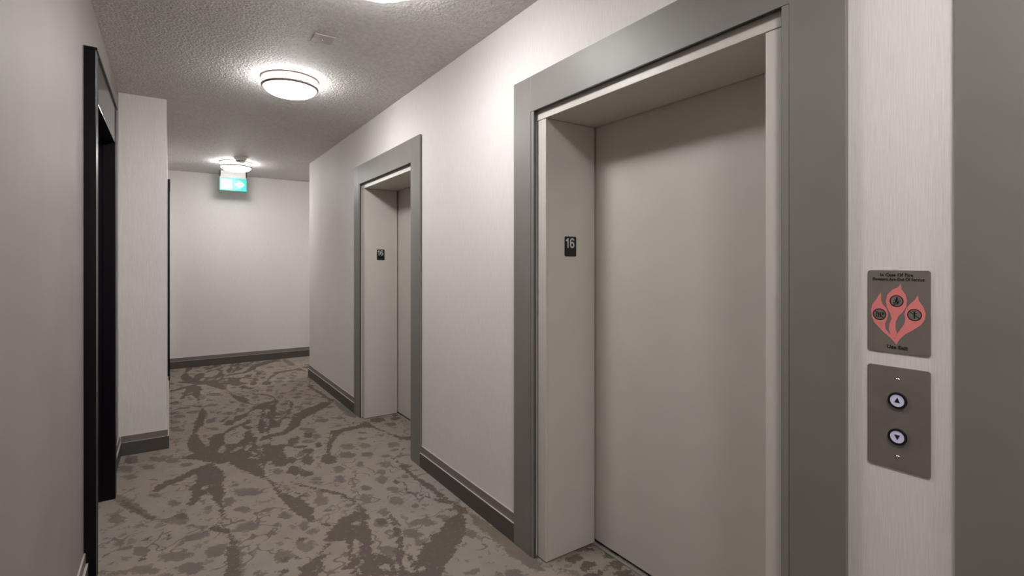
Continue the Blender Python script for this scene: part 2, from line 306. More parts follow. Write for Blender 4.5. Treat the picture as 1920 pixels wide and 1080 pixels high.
# carpet: one broadloom repeat of traced leaves and branches, distance field per vertex
TRACE = """D 51,832 38,825 23,816 10,801 -3,795 -14,783 -19,768 -12,762 -1,777 13,784 30,799 43,803 52,816
D 34,996 38,973 42,942 48,907 47,895 37,899 29,898 23,916 23,950 27,975
D 53,1162 56,1120 52,1071 49,1033 42,1018 35,998 33,1006 36,1055 40,1073 44,1106 47,1134
D 53,951 63,968 75,965 74,943 71,923 73,906 87,896 99,920 106,956 115,956 113,922 119,907 110,880 115,862 122,872 131,861 146,841 140,820 142,795 140,774 111,794 116,822 111,844 98,848 99,824 89,813 58,829 33,853 10,878 22,876 39,888 47,895 51,915
D 14,883 32,883 55,872 78,863 86,840 74,821 56,820 47,834 34,854
L 59,875 66,897 72,903 70,872 62,865
L 73,858 81,874 93,884 91,870 81,860
L 93,864 108,898 103,869 95,853
L 110,855 118,855 116,836 110,840
D 78,1020 87,1041 95,1036 99,1062 114,1066 118,1048 106,1028 97,1027 92,1004 80,1009
D 70,1035 80,1052 87,1055 80,1032
D 76,971 84,990 99,999 109,1012 118,1020 121,1004 109,992 120,972 111,959 100,992 88,975 76,959
M 51,1045 57,1068 69,1067 69,1046 60,1039
D 154,1128 162,1132 150,1065 141,1011 140,971 132,945 126,913 124,944 124,969 133,1003 144,1054
D 271,1066 258,1067 235,1040 211,1023 195,1011 179,972 169,939 155,917 140,916 121,906 118,886 139,899 160,902 176,922 189,938 196,967 216,989 234,1008 255,1026 269,1050
D 179,1138 174,1081 155,1031 159,992 164,969 155,948 145,949 134,920 132,939 143,969 151,1012 151,1048 167,1085 176,1131
D 203,1106 188,1041 191,1035 206,1100
D 189,1044 169,998 170,987 190,1032
D 169,999 160,984 160,972 169,986
D 134,1090 154,1109 155,1129 135,1109
D 154,1109 177,1119 179,1140 155,1130
D 136,902 127,854 128,852 138,899
D 173,886 158,846 160,837 175,876
D 160,849 140,857 138,843 158,835
D 119,1052 135,1095 134,1103 118,1059
D 94,852 109,805 111,810 96,858
D 23,916 38,901 51,917 57,881 50,851 36,860 27,891
D 27,975 34,1002 39,978 42,942 48,907 38,901 25,922
D 79,808 113,785 116,804 81,828
D 42,1025 33,1002 35,990 43,1012
D 170,856 167,844 161,846 156,848 155,860 156,872 162,879 167,875 172,868
D 194,873 192,862 187,863 182,866 181,876 184,886 188,895 192,889 197,884
D 196,817 193,810 189,809 186,813 185,820 188,827 191,834 194,830 197,825
D 179,798 177,790 171,790 167,794 164,803 167,811 171,818 176,813 181,808
D 176,820 173,817 167,820 159,825 158,831 156,836 163,835 169,832 175,826
M 18,1220 14,1216 9,1213 2,1221 -2,1230 -3,1238 3,1240 9,1240 14,1230
M 24,1108 20,1105 15,1103 9,1110 6,1117 5,1125 10,1126 16,1125 20,1117
M 16,1075 15,1069 9,1072 3,1075 0,1083 -1,1090 3,1092 9,1088 15,1083
M 21,1020 20,1014 13,1016 6,1022 0,1031 2,1036 5,1040 13,1034 21,1027
M 70,993 68,987 62,990 56,993 55,1001 53,1008 58,1010 64,1007 69,1001
M 54,962 52,959 49,957 45,961 44,967 43,973 46,973 50,974 52,968
M 45,1128 43,1123 37,1122 32,1129 26,1136 28,1142 31,1147 38,1143 43,1136
M 77,1163 77,1156 70,1159 63,1163 59,1171 60,1177 64,1182 71,1176 78,1170
M 98,1081 94,1077 90,1075 85,1080 82,1088 82,1095 87,1096 92,1097 95,1089
M 120,1093 118,1083 112,1085 106,1087 104,1099 104,1109 109,1114 115,1111 120,1104
M 124,1131 122,1126 119,1125 116,1127 115,1134 114,1142 118,1143 121,1144 123,1138
M 128,1120 127,1118 125,1117 123,1120 121,1123 122,1126 124,1128 126,1127 127,1123
M 9,1040 7,1038 4,1038 0,1041 -1,1046 -3,1051 1,1051 4,1051 7,1046
M 4,976 4,974 2,973 1,975 -1,978 -1,981 0,983 2,982 4,979
M 10,956 10,952 7,953 5,954 3,959 3,962 5,964 7,962 10,960
M 237,939 234,934 227,937 219,941 218,949 217,957 224,957 231,955 237,947
M 205,855 202,850 197,850 193,853 193,860 193,867 197,868 202,867 204,861
M 197,907 193,904 189,901 185,907 182,913 184,920 188,923 193,922 196,915
M 261,1056 258,1050 253,1050 248,1053 248,1061 248,1069 253,1071 258,1070 261,1064
M 216,1052 214,1045 208,1047 203,1050 201,1059 202,1065 206,1070 212,1065 217,1060
M 196,1091 194,1085 188,1087 183,1090 182,1097 182,1104 186,1106 191,1104 196,1098
M 188,1032 185,1025 178,1027 172,1030 170,1039 170,1048 176,1050 182,1047 188,1040
M 123,1016 121,1013 118,1010 115,1014 114,1020 114,1026 117,1028 120,1029 122,1023
D 30,806 50,817 59,801 61,763 55,745 56,712 52,692 52,664 49,649 46,655 48,680 42,702 40,723 31,718 23,694 17,693 17,708 24,726 21,748 29,775
L 32,739 37,749 46,747 34,734
M 54,698 63,696 65,680 59,669 52,674
M 29,707 35,707 38,687 42,678 40,672 31,675 34,686
D 79,845 87,834 101,803 107,769 105,737 110,707 107,710 105,724 96,743 86,768 75,796 67,826
D 107,716 110,699 113,681 122,656 131,646 134,622 138,606 133,596 134,583 129,579 124,589 117,607 112,637 110,664 107,689
D 107,713 120,679 122,684 108,718
D 120,679 134,645 136,649 122,684
D 95,841 106,804 108,810 97,848
D 106,845 110,803 114,810 110,852
D 110,808 105,770 108,768 114,805
M 133,652 142,660 142,646 136,635
D 130,583 136,567 138,570 132,587
D 136,566 143,556 145,560 138,570
D 143,556 147,544 149,548 145,559
D 143,549 148,549 156,561 158,579 163,563 164,550 168,544 172,545 179,552 174,525 171,505 162,481 158,461 155,446 141,455 155,486 161,507 157,518 152,513 149,490 151,479 146,469 139,473 133,469 132,474 139,480 145,486 149,507 151,519 140,524 134,528 136,543
D 133,530 125,518 127,513 135,526
D 126,518 117,509 118,504 127,512
D 112,506 117,505 121,497 118,484 113,478 110,482 99,484 98,495 103,500 111,493
L 113,484 112,482 111,483 110,483 110,485 110,486 111,487 112,486 113,485
D 181,556 183,584 180,583 177,554
D 183,585 183,607 179,603 180,582
D 182,608 175,632 172,626 179,602
D 175,632 161,654 158,646 172,625
D 160,652 145,674 144,670 158,648
D 145,674 137,689 135,683 144,670
D 137,688 131,703 129,698 135,684
D 180,584 185,581 184,555 179,546 174,556
M 197,670 189,633 192,632 201,669
M 189,632 187,622 191,622 193,633
M 164,682 162,673 156,674 151,677 150,686 152,695 157,701 161,697 166,692
M 189,669 186,659 181,661 177,662 177,672 179,682 184,689 188,685 192,680
M 157,619 152,613 147,610 143,615 142,624 143,635 148,638 154,640 156,630
M 200,596 195,588 190,587 186,589 187,599 189,610 194,613 199,614 201,606
M 258,684 254,677 249,678 244,680 245,689 246,697 252,701 257,699 260,693
M 236,638 231,633 225,628 223,635 221,642 224,651 230,655 235,655 236,646
M 209,624 207,619 202,619 199,623 197,628 200,633 203,638 207,634 210,630
M 160,645 157,642 153,639 150,645 148,650 150,656 153,658 157,658 159,652
M 228,745 221,740 214,738 208,744 206,754 207,764 215,765 223,766 226,755
M 247,737 244,731 239,732 235,736 233,742 236,748 240,753 245,749 248,744
M 199,702 195,695 190,695 185,698 185,707 186,716 191,718 197,719 199,711
M 226,706 223,700 219,701 216,702 216,709 217,716 221,719 225,717 227,713
M 243,662 239,659 235,655 233,660 231,666 234,673 238,676 242,676 243,669
M 238,601 233,597 228,595 225,600 224,606 226,613 231,615 236,615 237,608
M 229,569 226,563 222,563 219,567 217,573 220,578 224,583 228,579 231,575
M 121,534 117,529 112,526 109,533 105,540 108,547 112,552 117,550 121,542
M 102,522 98,519 93,518 88,524 83,531 86,536 90,539 96,536 100,529
M 93,576 92,574 89,575 87,576 86,580 86,583 88,583 90,582 93,579
M 100,590 98,589 96,588 94,591 92,594 93,597 95,597 97,597 99,594
M 79,603 76,598 70,596 64,604 59,612 62,618 65,623 72,619 77,611
M 92,691 90,683 79,688 69,694 66,705 65,715 72,717 82,711 92,701
M 76,647 76,643 71,645 67,648 64,654 65,657 67,660 72,656 77,652
M 114,605 111,602 107,600 103,606 100,611 102,617 105,620 110,618 113,612
M 87,627 86,625 85,625 83,626 83,629 83,632 84,632 86,632 87,630
M 123,575 121,567 119,567 116,568 117,575 118,582 121,587 123,586 125,582
M 122,555 121,554 120,553 119,554 119,556 119,558 121,559 122,559 122,557
M 131,677 130,673 128,672 127,674 126,678 128,682 129,685 130,684 131,681
M 127,743 124,740 120,736 117,741 115,747 116,754 120,756 124,757 125,750
M 70,546 69,544 67,542 66,545 65,548 66,550 67,552 69,552 70,549
M 126,474 125,471 123,471 121,472 122,475 122,479 124,479 125,480 126,477
M 130,505 129,504 128,503 127,504 127,506 127,509 128,509 130,510 130,507
M 145,495 144,493 141,493 139,495 138,498 139,500 141,503 143,501 145,498
M 101,558 100,557 98,556 97,558 96,560 97,562 98,563 99,563 100,561
M 178,591 175,589 172,587 170,591 169,594 170,598 173,600 176,600 177,595
M 156,592 153,591 151,590 148,594 146,597 147,600 150,600 153,599 155,596
M 169,729 169,726 167,726 166,727 166,730 167,733 168,735 169,734 170,732
M 73,505 71,504 68,504 65,508 62,511 63,513 65,514 69,512 72,509
M 129,556 128,554 126,553 125,554 125,557 125,560 127,561 128,562 129,559
M 140,551 139,549 138,549 138,550 137,552 138,554 139,556 140,555 141,554
L 160,684 159,681 157,682 155,683 155,685 155,688 157,690 159,688 160,686
L 196,597 194,595 192,595 191,596 191,599 191,602 193,602 195,602 196,600
L 254,688 253,686 251,687 249,688 249,690 250,693 252,694 253,693 255,691
L 117,540 116,539 114,538 113,540 111,542 112,544 113,545 115,544 116,542
D 148,732 144,721 138,718 134,726 130,736 134,747 139,757 145,753 149,744
D 159,712 155,707 150,704 146,711 142,719 145,726 149,731 155,728 158,721
D 171,761 166,750 160,747 155,750 156,764 157,780 163,785 169,788 171,776
D 198,746 194,732 186,732 180,737 178,751 182,764 189,776 195,769 201,761
D 141,771 135,763 128,758 122,768 116,780 121,791 126,800 134,797 139,785
D 140,821 138,810 131,811 126,816 123,826 125,836 130,845 136,839 142,832
D 197,534 195,529 191,530 187,531 188,537 189,543 193,545 196,543 199,539
D 154,773 149,769 144,766 140,774 136,781 138,787 142,791 149,789 152,781
D 93,519 92,515 90,515 88,516 88,520 89,523 90,526 92,525 93,523
D 104,511 102,510 100,508 99,511 98,514 98,516 100,518 102,517 103,514
D 113,547 112,545 110,544 108,547 107,550 108,553 109,555 112,554 113,551
D 246,622 243,621 240,619 239,623 237,626 239,629 241,631 244,630 245,626
D 90,496 89,493 86,494 84,495 83,499 84,502 85,504 88,502 90,500
D 177,817 167,788 170,781 180,809
D 167,788 158,762 161,755 170,781
D 199,799 191,769 195,767 203,796
D 249,498 264,507 273,501 271,490 258,474 247,459 238,455 232,441 221,432 211,423 203,413 181,428 192,447 198,457 206,461 211,474 218,471 225,483 235,484
M 214,513 218,519 227,521 234,518 240,505 239,497 230,499 225,509 217,509
M 284,514 283,495 286,474 290,444 290,412 289,381 289,374 281,364 278,371 274,384 272,407 273,427 273,450 273,473 277,492
D 266,551 276,555 278,528 283,514 277,498 271,503 270,516 271,533 263,542
D 269,711 271,678 271,653 270,630 272,616 276,595 276,567 277,551 269,553 268,577 265,595 266,611 263,630 264,658 268,685
D 249,617 242,589 244,590 251,618
D 242,587 251,573 254,577 244,591
D 251,573 256,563 258,566 254,577
D 256,563 264,543 266,546 258,566
M 225,607 241,585 243,588 227,611
D 201,546 201,521 206,525 206,550
D 201,524 195,502 200,501 206,523
D 195,501 192,484 197,485 200,502
D 194,488 184,477 185,470 195,481
D 183,476 177,466 179,461 186,471
D 186,468 190,451 193,453 189,470
D 190,452 187,440 190,440 193,452
D 164,483 171,475 177,464 173,451 180,446 183,433 181,428 152,448 149,467
L 169,451 168,447 164,449 161,450 161,455 161,459 165,460 168,458 170,455
L 175,443 173,439 171,440 170,440 170,444 171,447 174,450 175,449 176,447
L 195,431 193,430 191,428 190,430 190,433 191,436 193,437 195,438 195,434
M 196,534 193,530 189,529 187,531 187,537 188,544 192,545 196,546 197,541
M 207,552 203,550 199,547 196,552 195,557 197,563 201,565 205,565 206,558
M 187,499 186,496 185,495 184,497 184,499 186,501 187,504 188,504 188,501
M 241,548 239,546 236,544 234,547 233,551 235,555 238,556 241,556 241,552
M 250,544 247,543 245,542 243,545 242,548 244,550 246,551 248,550 249,547
M 231,571 225,568 220,565 216,570 215,577 217,585 223,586 229,587 230,579
M 239,518 237,515 234,516 232,517 232,521 233,524 236,525 238,525 240,522
M 253,510 251,509 248,509 246,510 246,513 246,516 249,516 252,516 253,513
M 266,458 262,454 256,453 254,458 252,463 256,468 261,471 265,469 267,464
M 271,423 270,422 268,422 267,422 268,424 268,425 269,425 271,425 271,424
M 253,404 251,403 249,405 246,406 246,408 245,409 248,408 250,407 253,405
M 264,378 262,376 258,378 254,380 253,384 255,386 259,387 262,384 266,381
M 233,399 232,396 229,397 227,398 227,402 228,404 231,406 233,404 235,402
M 226,404 225,402 223,402 222,403 222,405 223,407 225,409 226,408 227,406
M 250,385 248,384 245,385 243,386 243,389 244,392 246,391 249,391 250,388
M 218,488 213,484 209,482 207,486 206,492 208,498 213,500 217,501 217,494
M 212,473 209,470 205,469 204,472 202,476 205,480 208,483 211,481 212,477
M 256,470 251,466 245,462 243,468 241,475 246,482 252,486 257,485 257,478
M 262,631 260,628 257,629 254,630 254,634 255,638 258,640 261,639 263,635
M 246,450 245,448 243,450 241,451 240,453 241,454 243,454 245,453 247,451
D 257,522 270,515 271,517 258,525
M -38,902 -37,888 -43,888 -49,892 -53,905 -53,919 -51,931 -45,925 -39,918
M -42,864 -41,854 -48,856 -54,860 -58,871 -59,881 -56,888 -49,882 -42,875
M -16,857 -18,851 -23,852 -29,855 -31,864 -33,873 -29,874 -23,873 -18,866
M -33,828 -36,825 -41,824 -47,829 -50,837 -53,845 -47,845 -42,845 -37,837
M -4,882 -5,874 -12,877 -20,882 -25,892 -24,900 -21,905 -13,898 -5,891
M 10,867 10,858 4,860 -2,863 -5,873 -5,882 -2,887 4,883 10,877
M 26,839 25,833 20,835 15,837 13,844 12,851 16,853 20,851 25,846
M 11,711 8,707 5,704 1,709 -2,716 -3,724 1,725 5,726 8,718
M -8,747 -9,743 -13,743 -18,748 -22,754 -20,758 -19,762 -13,758 -9,753
M -40,700 -40,692 -45,692 -51,697 -56,706 -55,714 -54,722 -47,716 -41,710
M -33,674 -33,672 -35,672 -37,675 -39,677 -38,679 -38,680 -35,679 -33,676
M -22,671 -22,667 -26,669 -29,670 -30,675 -31,679 -29,681 -26,679 -23,676
M -36,640 -36,636 -40,638 -44,640 -47,645 -47,650 -45,653 -41,649 -37,646
M -33,626 -34,623 -37,623 -40,626 -43,630 -42,633 -41,636 -37,633 -34,630
M -15,608 -18,605 -21,602 -26,607 -29,614 -30,622 -26,623 -22,624 -18,616
M -30,627 -30,624 -31,624 -32,625 -33,628 -33,630 -32,632 -31,631 -30,630
M -49,659 -50,656 -52,657 -54,658 -55,661 -55,664 -54,665 -52,664 -50,662
M 26,549 25,543 18,546 12,549 9,557 8,565 13,567 19,563 25,557
M 96,689 89,686 82,684 74,693 68,703 68,712 76,713 85,711 91,700
M 78,646 74,644 70,642 65,648 61,655 62,660 66,661 72,660 75,653
M 5,561 5,559 4,559 3,560 2,562 2,564 3,564 4,564 5,563
M -9,567 -9,562 -18,566 -26,572 -33,580 -30,584 -27,587 -18,580 -10,573
M -31,578 -33,576 -35,575 -39,579 -42,583 -42,587 -40,588 -36,587 -33,582
M -41,602 -41,601 -42,600 -43,602 -44,603 -44,605 -44,606 -42,605 -41,604
M -47,602 -48,601 -48,601 -49,602 -50,603 -50,604 -49,604 -48,604 -48,603
M -14,580 -14,578 -15,576 -16,578 -16,580 -16,583 -16,586 -15,586 -15,583
M 69,548 69,544 67,545 65,546 65,549 65,552 66,554 68,553 70,551
M 9,772 8,770 5,771 3,773 2,776 1,779 3,778 6,778 8,775
M -12,805 -13,803 -15,804 -17,806 -19,809 -18,811 -18,812 -15,811 -13,808
M 2,551 2,548 -2,550 -6,552 -7,556 -8,559 -5,560 -2,558 2,554
M 73,728 73,726 70,727 67,728 66,732 67,734 68,736 71,734 73,731
M -44,586 -44,583 -47,585 -51,588 -53,591 -53,594 -52,595 -48,592 -44,589
D 17,670 16,664 12,663 8,668 4,675 5,680 7,685 12,682 16,676
D -15,634 -16,631 -18,629 -20,632 -22,636 -22,641 -20,643 -18,644 -16,639
D 2,627 1,624 -1,623 -3,625 -3,629 -4,633 -2,634 -1,634 1,631
D -4,639 -4,636 -5,636 -7,637 -7,640 -7,643 -7,644 -6,644 -4,642
D -20,595 -21,591 -21,589 -23,591 -24,595 -24,600 -23,602 -22,603 -21,599
D -4,615 -5,613 -6,613 -7,614 -7,616 -8,618 -7,619 -6,619 -5,617
D -3,601 -3,599 -5,599 -6,600 -7,602 -7,605 -6,607 -5,606 -3,604
D -44,901 -44,893 -46,889 -49,895 -52,902 -51,910 -51,918 -48,916 -45,910
M -57,610 -49,628 -50,630 -57,612
M -49,628 -46,638 -46,640 -50,630
M -11,596 -2,597 8,591 15,597 14,591 10,586 19,584 19,578 11,574 4,574 -5,584
M 30,566 36,584 42,585 51,574 48,570 41,568 34,563
M 3,605 10,612 12,621 22,622 34,623 33,609 26,606 16,609 8,603
M 53,608 69,620 80,610 79,602 65,599 55,600
D 33,629 42,626 52,614 55,595 50,601 42,612 35,622
M 55,595 57,577 59,551 57,529 58,511 45,520 50,543 51,568 50,601
M 40,626 46,641 45,644 39,630
M 45,640 53,635 53,640 45,645
M -57,792 -43,767 -31,737 -19,702 -7,678 8,664 22,643 34,629 32,624 17,644 2,659 -13,676 -24,692 -36,717 -46,740 -55,764
D -49,764 -34,733 -22,701 -11,680 -13,677 -24,696 -36,720 -46,748
D 280,885 266,881 249,880 237,876 225,877 220,863 222,850 209,831 194,784 199,781 211,813 226,842 241,861 259,861 276,868 285,868
D 292,897 293,863 296,841 303,807 314,782 323,778 348,762 339,743 316,761 308,769 302,793 297,823 289,850 275,869 277,887
D 199,744 195,732 188,733 182,734 183,748 185,762 191,769 197,766 202,758
D 171,758 166,750 160,742 157,751 155,762 158,775 163,782 169,784 170,771
D 324,882 315,878 307,874 301,884 297,894 301,904 309,906 318,905 321,894
D 347,877 344,871 338,872 332,875 333,883 334,891 340,893 345,891 349,885
D 278,661 273,659 268,657 264,662 262,668 264,674 269,675 275,674 276,668
M 226,749 220,745 214,742 209,750 204,758 208,766 214,769 221,767 224,758
M 248,734 245,727 239,730 234,733 233,740 235,747 239,750 245,746 250,741
M 256,772 253,765 248,764 244,769 241,777 245,784 250,791 255,786 258,781
M 296,751 292,743 286,745 280,748 279,757 282,765 288,770 293,765 299,759
M 287,729 283,727 280,726 277,730 275,734 277,738 281,739 285,738 286,734
M 258,683 253,676 248,676 243,679 244,688 245,697 251,699 257,699 259,692
M 236,781 232,773 224,775 217,779 217,789 217,799 224,801 232,799 237,791
M 225,704 223,698 219,697 216,701 215,707 218,714 221,720 225,716 228,712
M 329,848 324,842 318,843 312,846 312,855 313,865 320,866 326,865 330,857
M 264,937 262,930 257,933 251,935 250,943 252,949 256,952 261,948 266,943
M 234,936 232,931 225,932 219,938 213,946 217,950 221,955 229,949 235,943
M 205,891 200,883 195,881 189,885 189,896 189,909 196,911 202,913 205,902
M 204,862 201,854 197,853 194,857 192,864 195,872 199,880 202,876 205,871
M 271,898 269,895 267,894 267,896 266,899 267,902 269,904 270,903 271,901
M 271,834 270,830 264,832 260,835 258,840 259,845 263,846 268,843 272,839
M 262,806 260,801 255,803 250,806 250,811 251,816 255,818 259,815 263,811
M 191,838 186,835 180,833 175,840 171,847 173,854 178,855 185,854 188,846
M 166,794 164,785 161,785 157,787 157,795 159,803 162,810 165,807 168,803
M 280,705 278,700 275,700 273,702 273,707 275,711 278,715 280,713 282,710
M 268,713 265,711 261,712 257,715 256,719 256,724 260,723 265,722 268,718
M 247,894 246,890 242,891 238,894 236,899 238,902 241,905 244,901 248,898
D 268,705 267,671 269,673 270,707
D 346,369 343,366 340,368 336,370 337,373 339,375 343,377 346,374 348,372
D 326,362 320,361 314,360 312,365 310,370 314,373 319,374 325,372 326,367
D 330,348 325,347 320,346 316,350 316,354 319,358 324,358 330,357 330,352
D 360,347 354,346 349,346 345,350 346,354 348,359 354,358 360,357 361,352
D 354,333 350,330 345,332 341,335 340,340 344,342 349,344 354,340 357,336
D 319,346 317,344 315,345 314,346 314,348 315,350 318,350 320,350 320,348
D 329,337 326,334 324,335 322,336 323,339 325,341 328,342 330,341 331,339
D 350,322 348,322 347,322 346,323 346,324 347,325 349,325 350,325 350,324
M 363,363 361,362 358,362 357,364 356,366 359,368 361,369 363,367 365,366
M 350,316 345,316 340,317 336,321 335,324 336,327 341,325 347,324 349,320
M 339,338 337,337 334,337 333,339 333,341 334,342 336,342 339,342 339,340
M 302,365 299,361 298,361 297,361 299,365 302,368 305,371 305,370 305,369
M 363,335 361,334 357,335 355,337 353,340 356,341 359,342 362,340 364,337
M 293,373 290,357 292,357 295,374
M 301,368 297,349 299,350 303,369
"""
PER = 2.81
XW0, XW1 = -.36, 1.82
def carpet_fields():
    st = .0125
    nx = int((XW1-XW0)/st)+1; ny = int(round(PER/st)); sy = PER/ny
    gx = XW0+np.arange(nx)*st; gy = np.arange(ny)*sy
    X, Y = np.meshgrid(gx, gy, indexing='ij')
    F = {c: np.full(X.shape, -.08) for c in 'DML'}
    for line in TRACE.strip().splitlines():
        t = line.split(); kind = t[0]
        pts = np.array([[float(q)/200 for q in p.split(',')] for p in t[1:]])
        y0 = math.floor((pts[:, 1].min()-.1)/PER)*PER
        for sh in (y0-PER, y0, y0+PER, y0+2*PER):
            px, py = pts[:, 0], pts[:, 1]-sh
            if py.max() < -.08 or py.min() > PER+.08: continue
            i0 = max(0, int((px.min()-.08-XW0)/st)); i1 = min(nx, int((px.max()+.08-XW0)/st)+2)
            j0 = max(0, int((py.min()-.08)/sy)); j1 = min(ny, int((py.max()+.08)/sy)+2)
            if i1 <= i0 or j1 <= j0: continue
            x = X[i0:i1, j0:j1]; y = Y[i0:i1, j0:j1]
            d = np.full(x.shape, 9.); ins = np.zeros(x.shape, bool)
            n = len(px)
            for a in range(n):
                b = (a+1) % n
                ex, ey = px[b]-px[a], py[b]-py[a]; L = ex*ex+ey*ey+1e-12
                t_ = np.clip(((x-px[a])*ex+(y-py[a])*ey)/L, 0, 1)
                d = np.minimum(d, np.hypot(x-px[a]-t_*ex, y-py[a]-t_*ey))
                c = (py[a] > y) != (py[b] > y)
                if abs(ey) > 1e-9: ins ^= c & (x < px[a]+(y-py[a])*ex/ey)
            sd = np.where(ins, d, -d)
            F[kind][i0:i1, j0:j1] = np.maximum(F[kind][i0:i1, j0:j1], sd)
    D = np.minimum(F['D'], -F['L']); Mi = np.minimum(F['M'], -F['L'])
    return D, Mi, st, sy, nx, ny
def build_floor():
    D, Mi, st, sy, nx, ny = carpet_fields()
    def sample(A, x, y):
        xm = (x-XW0) % (XW1-XW0); i = np.clip(xm/st, 0, nx-1.001); j = (y % PER)/sy
        i0 = i.astype(int); j0 = j.astype(int) % ny; fi = i-i0; fj = j-np.floor(j); j1 = (j0+1) % ny
        return (A[i0, j0]*(1-fi)*(1-fj)+A[i0+1, j0]*fi*(1-fj)+A[i0, j1]*(1-fi)*fj+A[i0+1, j1]*fi*fj)
    V = []; Fc = []; d_ = []; m_ = []
    for x0, x1, y0, y1, s in ((-.43, 1.76, YB, 1.0, .025), (-.43, 1.80, 1.0, YF, .0125), (1.80, XB, YE-.1, YF, .02)):
        ax = np.arange(x0, x1+1e-6, s); ay = np.arange(y0, y1+1e-6, s)
        ax[-1] = x1; ay[-1] = y1
        gx, gy = np.meshgrid(ax, ay, indexing='ij'); b = len(V) and sum(len(q) for q in V)
        V.append(np.stack([gx.ravel(), gy.ravel(), np.zeros(gx.size)], 1))
        d_.append(sample(D, gx.ravel(), gy.ravel())); m_.append(sample(Mi, gx.ravel(), gy.ravel()))
        n = len(ay); i, j = np.meshgrid(np.arange(len(ax)-1), np.arange(n-1), indexing='ij'); q = (i*n+j).ravel()+b
        Fc.append(np.stack([q, q+n, q+n+1, q+1], 1))
    V = np.concatenate(V); Fc = np.concatenate(Fc)
    me = bpy.data.meshes.new('floor'); me.vertices.add(len(V)); me.vertices.foreach_set('co', V.ravel().astype(np.float32))
    me.loops.add(Fc.size); me.loops.foreach_set('vertex_index', Fc.ravel().astype(np.int32))
    me.polygons.add(len(Fc)); me.polygons.foreach_set('loop_start', (np.arange(len(Fc))*4).astype(np.int32))
    me.update(calc_edges=True); me.validate()
    for nm, arr in (('dark_field', d_), ('mid_field', m_)):
        at = me.attributes.new(nm, 'FLOAT', 'POINT'); at.data.foreach_set('value', np.concatenate(arr).astype(np.float32))
    o = bpy.data.objects.new('floor', me); COL.objects.link(o); me.materials.append(M['carpet']); o['kind'] = 'structure'
    return o
build_floor()
struct('ceiling', boxes((-.6, 1.62, YB-.1, YF+.12, CEIL, CEIL+.08), (1.62, XB+.1, YE-.12, YF+.12, CEIL, CEIL+.08)), M['ceil'])

# right wall: piers and spandrels around the elevator openings
ho = HI+.012
ys = [YE]
for c in CY: ys += [c+ho, c-ho]
ys.append(YB)
bs = []
for i in range(0, len(ys), 2): bs.append((WR, WR+WT, ys[i+1], ys[i], 0, CEIL))
for c in CY: bs.append((WR, WR+WT, c-ho, c+ho, ZI+.012, CEIL))
struct('wall_right', boxes(*bs), M['paper'])
struct('wall_branch', boxes((WR+WT, XB, YE-WT, YE, 0, CEIL)), M['paper'])
struct('wall_branch_end', boxes((XB, XB+.1, YE-.1, YF+.1, 0, CEIL)), M['paper'])
struct('wall_far', boxes((WP-.1, XB, YF, YF+.1, 0, CEIL)), M['paper'])
struct('wall_back', boxes((WL-.1, WR+WT, YB-.1, YB, 0, CEIL)), M['paper'])
# left wall with the first door opening
D1a, D1b, DZ = 2.955, 3.835, 2.13
struct('wall_left', boxes((WL-.14, WL, YB, D1a-.02, 0, CEIL), (WL-.14, WL, D1b+.02, YP, 0, CEIL), (WL-.14, WL, D1a-.02, D1b+.02, DZ+.02, CEIL)), M['paper_left'])
D2a, D2b = 6.95, 7.83
struct('wall_left_far', boxes((WL-.14, WP, YP, D2a-.02, 0, CEIL), (WP-.14, WP, D2b+.02, YF, 0, CEIL), (WP-.14, WP, D2a-.02, D2b+.02, DZ+.02, CEIL)), M['paper'])

# baseboards: a thick lower board with a thinner cap strip standing above it
def baseboard(name, x0, y0, x1, y1, nx, ny, m0=0, m1=0):
    # runs (x0,y0)-(x1,y1) on a wall whose face normal is (nx,ny); m0/m1 lengthen the ends round an outside corner
    o = struct_root(name)
    L = math.hypot(x1-x0, y1-y0); ux, uy = (x1-x0)/L, (y1-y0)/L
    def run(z0, z1, t, nm, mat, e):
        a0 = -m0*t; a1 = L+m1*t
        q = [(x0+ux*a0, y0+uy*a0), (x0+ux*a1, y0+uy*a1)]
        q += [(q[1][0]+nx*t, q[1][1]+ny*t), (q[0][0]+nx*t, q[0][1]+ny*t)]
        link(nm, prism(q, z0, z1, lambda u, v, z: (u, v, z)), mat, o, bevel=e)
    run(0, .096, .016, 'lower_board', M['base'], .0025)
    run(.096, .142, .008, 'cap_strip', M['base_top'], .0015)
    run(.096, .0975, .0163, 'caulk_highlight', M['caulk_highlight'], 0)  # pale strip paints the lit top edge of the lower board
    run(.142, .1436, .006, 'caulk_highlight', M['caulk_highlight'], 0)
    return o
rights = [(YE, CY[0]+HO), (CY[0]-HO, CY[1]+HO), (CY[1]-HO, CY[2]+HO), (CY[2]-HO, YB)]
for i, (a, b) in enumerate(rights): baseboard('baseboard_right', WR, a, WR, b, -1, 0, m0=1 if i == 0 else 0)
baseboard('baseboard_branch', WR, YE, XB, YE, 0, 1)
baseboard('baseboard_far', WP, YF, XB, YF, 0, -1)
baseboard('baseboard_left', WL, YB, WL, D1a-.085, 1, 0)
baseboard('baseboard_left', WL, D1b+.085, WL, YP, 1, 0)
baseboard('baseboard_pillar', WL+.016, YP, WP, YP, 0, -1, m1=1)
baseboard('baseboard_pillar', WP, YP, WP, D2a-.085, 1, 0)
baseboard('baseboard_left_far', WP, D2b+.085, WP, YF-.016, 1, 0)
baseboard('baseboard_back', WL, YB, WR, YB, 0, 1)

